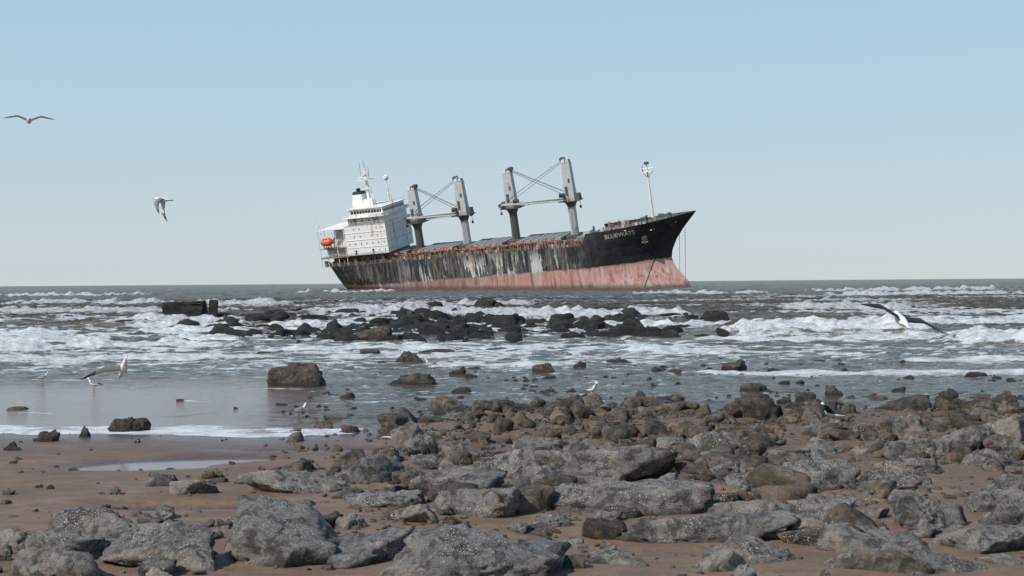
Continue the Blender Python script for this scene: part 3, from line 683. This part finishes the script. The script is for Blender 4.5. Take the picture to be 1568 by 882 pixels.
M_conc=rock_mat('weathered_concrete',(.02,.02,.017),(.085,.08,.065),barn=.2,wetz=.25,scale=.5,wetcol=(.012,.013,.01))
def block(name,dims,loc,rot,mat,cuts=14,amp=.05,bev=.06):
    bm=bmesh.new();bmesh.ops.create_cube(bm,size=1)
    for v in bm.verts: v.co=Vector((v.co.x*dims[0],v.co.y*dims[1],v.co.z*dims[2]))
    bmesh.ops.bevel(bm,geom=bm.edges[:],offset=bev*min(dims),segments=2,affect='EDGES')
    bmesh.ops.subdivide_edges(bm,edges=bm.edges[:],cuts=cuts,use_grid_fill=True)
    bm.normal_update()
    P=np.array([v.co[:] for v in bm.verts]);m=min(dims);n=fbm(P[:,0]/m*1.5,P[:,1]/m*1.5,P[:,2]/m*1.5,4)*amp*m
    for v,k in zip(bm.verts,n): v.co+=v.normal*float(k)
    me=bpy.data.meshes.new(name);bm.to_mesh(me);bm.free()
    ob=add_obj(name,me,mat);ob.location=loc;ob.rotation_euler=rot;return ob
block('concrete_block',(3.0,1.6,1.5),(-24.4,105,.45),(.03,-.03,.1),M_conc,8,amp=.16)
block('concrete_pillar',(.6,1.2,1.7),(-21.9,103,.5),(0,.06,.15),M_conc,8,amp=.14)
M_brick=simple('red_brick',(.12,.05,.035),.8,.3,8)
block('brick',(.16,.11,.09),(-7.15,30.2,.0),(0,0,.3),M_brick,4,.06)

# ---------------------------------------------------------------- gulls
M_gw=simple('gull_white_feathers',(.66,.65,.63),.8,.08,20,bump=0);M_gg=simple('gull_grey_feathers',(.17,.17,.18),.8,.15,20,bump=0)
M_gb=simple('gull_black_feathers',(.02,.02,.02),.8,.1,20,bump=0);M_gy=simple('gull_bill_yellow',(.5,.25,.03),.5,.1,20,bump=0)
M_gd=simple('gull_dark_back_feathers',(.022,.021,.02),.8,.15,20,bump=0)
gc=[0]
def gull(loc,head,pitch=0,roll=0,fly=True,dih=(.25,-.1),sweep=.0,scale=1.,wings=None,dark=False):
    mb=MB()
    if fly: st=[(-.27,0,.055,.005,0),(-.2,.0,.045,.012,0),(-.14,0,.035,.028,0),(-.06,-.005,.055,.05,0),(.02,-.008,.068,.062,0),(.1,-.004,.06,.057,0),(.15,.004,.042,.043,0),(.19,.012,.038,.04,0),(.225,.014,.032,.034,0),(.245,.012,.016,.018,0),(.27,.008,.010,.012,3),(.30,.0,.003,.006,3)]
    else: st=[(-.27,.13,.02,.006,2),(-.2,.145,.035,.02,2),(-.13,.155,.05,.04,1),(-.05,.165,.068,.06,1),(.03,.175,.072,.068,1),(.09,.195,.06,.062,0),(.125,.235,.038,.045,0),(.14,.275,.034,.034,0),(.155,.305,.034,.034,0),(.175,.31,.028,.028,0),(.19,.306,.014,.015,0),(.21,.30,.009,.011,3),(.24,.29,.003,.005,3)]
    n=12;k=len(mb.v)
    for x,z,ry,rz,m in st:
        for i in range(n):
            t_=2*math.pi*i/n;mb.v.append((x,ry*math.cos(t_),z+rz*math.sin(t_)))
    for j in range(len(st)-1):
        for i in range(n):
            i2=(i+1)%n;m=st[j+1][4] if st[j+1][4]==3 else st[j][4]
            if not fly and m in(1,2) and math.sin(2*math.pi*(i+.5)/n)<-.2: m=0
            mb.f.append((k+j*n+i,k+j*n+i2,k+(j+1)*n+i2,k+(j+1)*n+i));mb.m.append(m)
    hx,hz=(.215,.025) if fly else (.165,.315)
    for s in(-1,1): mb.ell((hx,s*.028,hz),(.006,.005,.006),6,4,2)
    if fly or wings:
        z0=.03 if fly else .2
        for sd in(-1,1):
            d1,d2=(dih if not isinstance(dih[0],tuple) else dih[0 if sd<0 else 1])
            ns=14;k=len(mb.v);rows=[]
            for i in range(ns+1):
                u=i/ns
                if u<.42:
                    r=u/.42;y=.05+.26*r*math.cos(d1);z=z0+.26*r*math.sin(d1);xl=.10+.05*r
                else:
                    r=(u-.42)/.58;y=.05+.26*math.cos(d1)+.38*r*math.cos(d2);z=z0+.26*math.sin(d1)+.38*r*math.sin(d2);xl=.15-.02*r-(.16+sweep)*r**1.6
                ch=.15*(1-.1*u)*(1-.88*max(0,(u-.35)/.65)**1.7)
                for q,(fx,th) in enumerate([(0,0),(.25,.014),(.6,.009),(1,0),(.6,-.001),(.25,-.004)]):
                    mb.v.append((xl-ch*fx,sd*y,z+th*(1-u*.8)-.02*fx*ch/.15))
            for i in range(ns):
                for q in range(6):
                    q2=(q+1)%6;m=2 if i>=ns-3 else (1 if q in(0,1,2) else (1 if dark else 0))
                    if i>=ns-5 and q>=2:m=1 if i==ns-4 or i==ns-5 else 2
                    mb.f.append((k+i*6+q,k+i*6+q2,k+(i+1)*6+q2,k+(i+1)*6+q));mb.m.append(m)
    if not fly:
        for s in(-1,1):
            mb.cyl((.0,s*.03,.12),(.005,s*.03,0),.008,.006,6,3);mb.face([(-.01,s*.03-.008,.004),(.045,s*.03-.025,.004),(.045,s*.03+.025,.004),(-.01,s*.03+.008,.004)],3)
    nm='gull' if gc[0]==0 else 'gull.%03d'%gc[0];gc[0]+=1
    ob=mb.build(nm,[M_gw,M_gd if dark else M_gg,M_gb,M_gy],None,True)
    ob.location=loc;ob.rotation_euler=Euler((math.radians(roll),math.radians(-pitch),math.radians(head)),'XYZ');ob.scale=(scale,)*3
    return ob
gull((-13.0,38,6.95),-70,8,0,True,(.35,-.15))
gull((-9.4,38,4.8),175,5,15,True,(-.75,-1.25),.05)
gull((-7.2,26,.95),-62,34,18,True,((.15,.0),(1.0,.95)),0,scale=1.15)
# banking across the view: back turned towards the beach, wings spread left-high, right-low
gull((6.1,22,1.85),100,22,18,True,((.15,-.15),(.2,-.1)),0,dark=True,scale=1.2)
def stand(x,y,z,h,**k): gull((x,y,z),h,fly=False,**k)
stand(-10,33.6,.0,170,scale=.9);stand(-12.2,36.5,.0,10,scale=.8);stand(1.45,25.6,.40,-60,scale=.85);stand(-2.2,37.6,.2,160,scale=.85);stand(-4.0,26.3,.0,30,scale=.8)
stand(5.05,22.2,.22,150,wings=True,dih=(.55,-.3),dark=True)

# ---------------------------------------------------------------- light, world, camera
ts=Vector((-.56,-.46,.68)).normalized()
sd=bpy.data.lights.new('sun','SUN');sd.energy=4.8;sd.angle=math.radians(.5);sd.color=(1,.965,.915)
so=bpy.data.objects.new('sun',sd);COL.objects.link(so);so.rotation_euler=ts.to_track_quat('Z','Y').to_euler();so.location=(0,0,50)
w=bpy.data.worlds.new('World');scene.world=w;w.use_nodes=True;nt=w.node_tree
sk=nt.nodes.new('ShaderNodeTexSky');sk.sky_type='NISHITA';sk.sun_disc=False
sk.sun_elevation=math.asin(ts.z);sk.sun_rotation=math.atan2(ts.x,ts.y);sk.air_density=1.0;sk.dust_density=.2;sk.ozone_density=2.0
tc=nt.nodes.new('ShaderNodeTexCoord');sx=nt.nodes.new('ShaderNodeSeparateXYZ');nt.links.new(tc.outputs['Generated'],sx.inputs[0])
rp=nt.nodes.new('ShaderNodeValToRGB');nt.links.new(sx.outputs[2],rp.inputs[0]);e=rp.color_ramp.elements
stops=[(0,(.57,.64,.69)),(.06,(.54,.65,.73)),(.13,(.47,.65,.76)),(.22,(.39,.60,.78)),(.5,(.19,.37,.64)),(1,(.10,.22,.48))]
while len(e)<len(stops): e.new(.5)
for el,(pp,cc) in zip(e,stops): el.position=pp;el.color=(*cc,1)
vm=nt.nodes.new('ShaderNodeVectorMath');vm.operation='SCALE';vm.inputs['Scale'].default_value=10;nt.links.new(rp.outputs[0],vm.inputs[0])
mx=nt.nodes.new('ShaderNodeMix');mx.data_type='RGBA';mx.inputs[0].default_value=.88
nt.links.new(sk.outputs[0],mx.inputs[6]);nt.links.new(vm.outputs[0],mx.inputs[7])
bg=nt.nodes['Background'];bg.inputs[1].default_value=.10;nt.links.new(mx.outputs[2],bg.inputs[0])
cd=bpy.data.cameras.new('camera');cd.sensor_width=36;cd.lens=18/math.tan(math.radians(20));cd.clip_end=30000;cd.clip_start=.1
co=bpy.data.objects.new('camera',cd);COL.objects.link(co)
co.matrix_world=Matrix.Translation((0,0,2.5))@Matrix.Rotation(math.radians(90-.24),4,'X')@Matrix.Rotation(math.radians(-.44),4,'Z')
scene.camera=co
scene.view_settings.view_transform='Standard';scene.view_settings.look='None';scene.view_settings.exposure=0
tick('end')
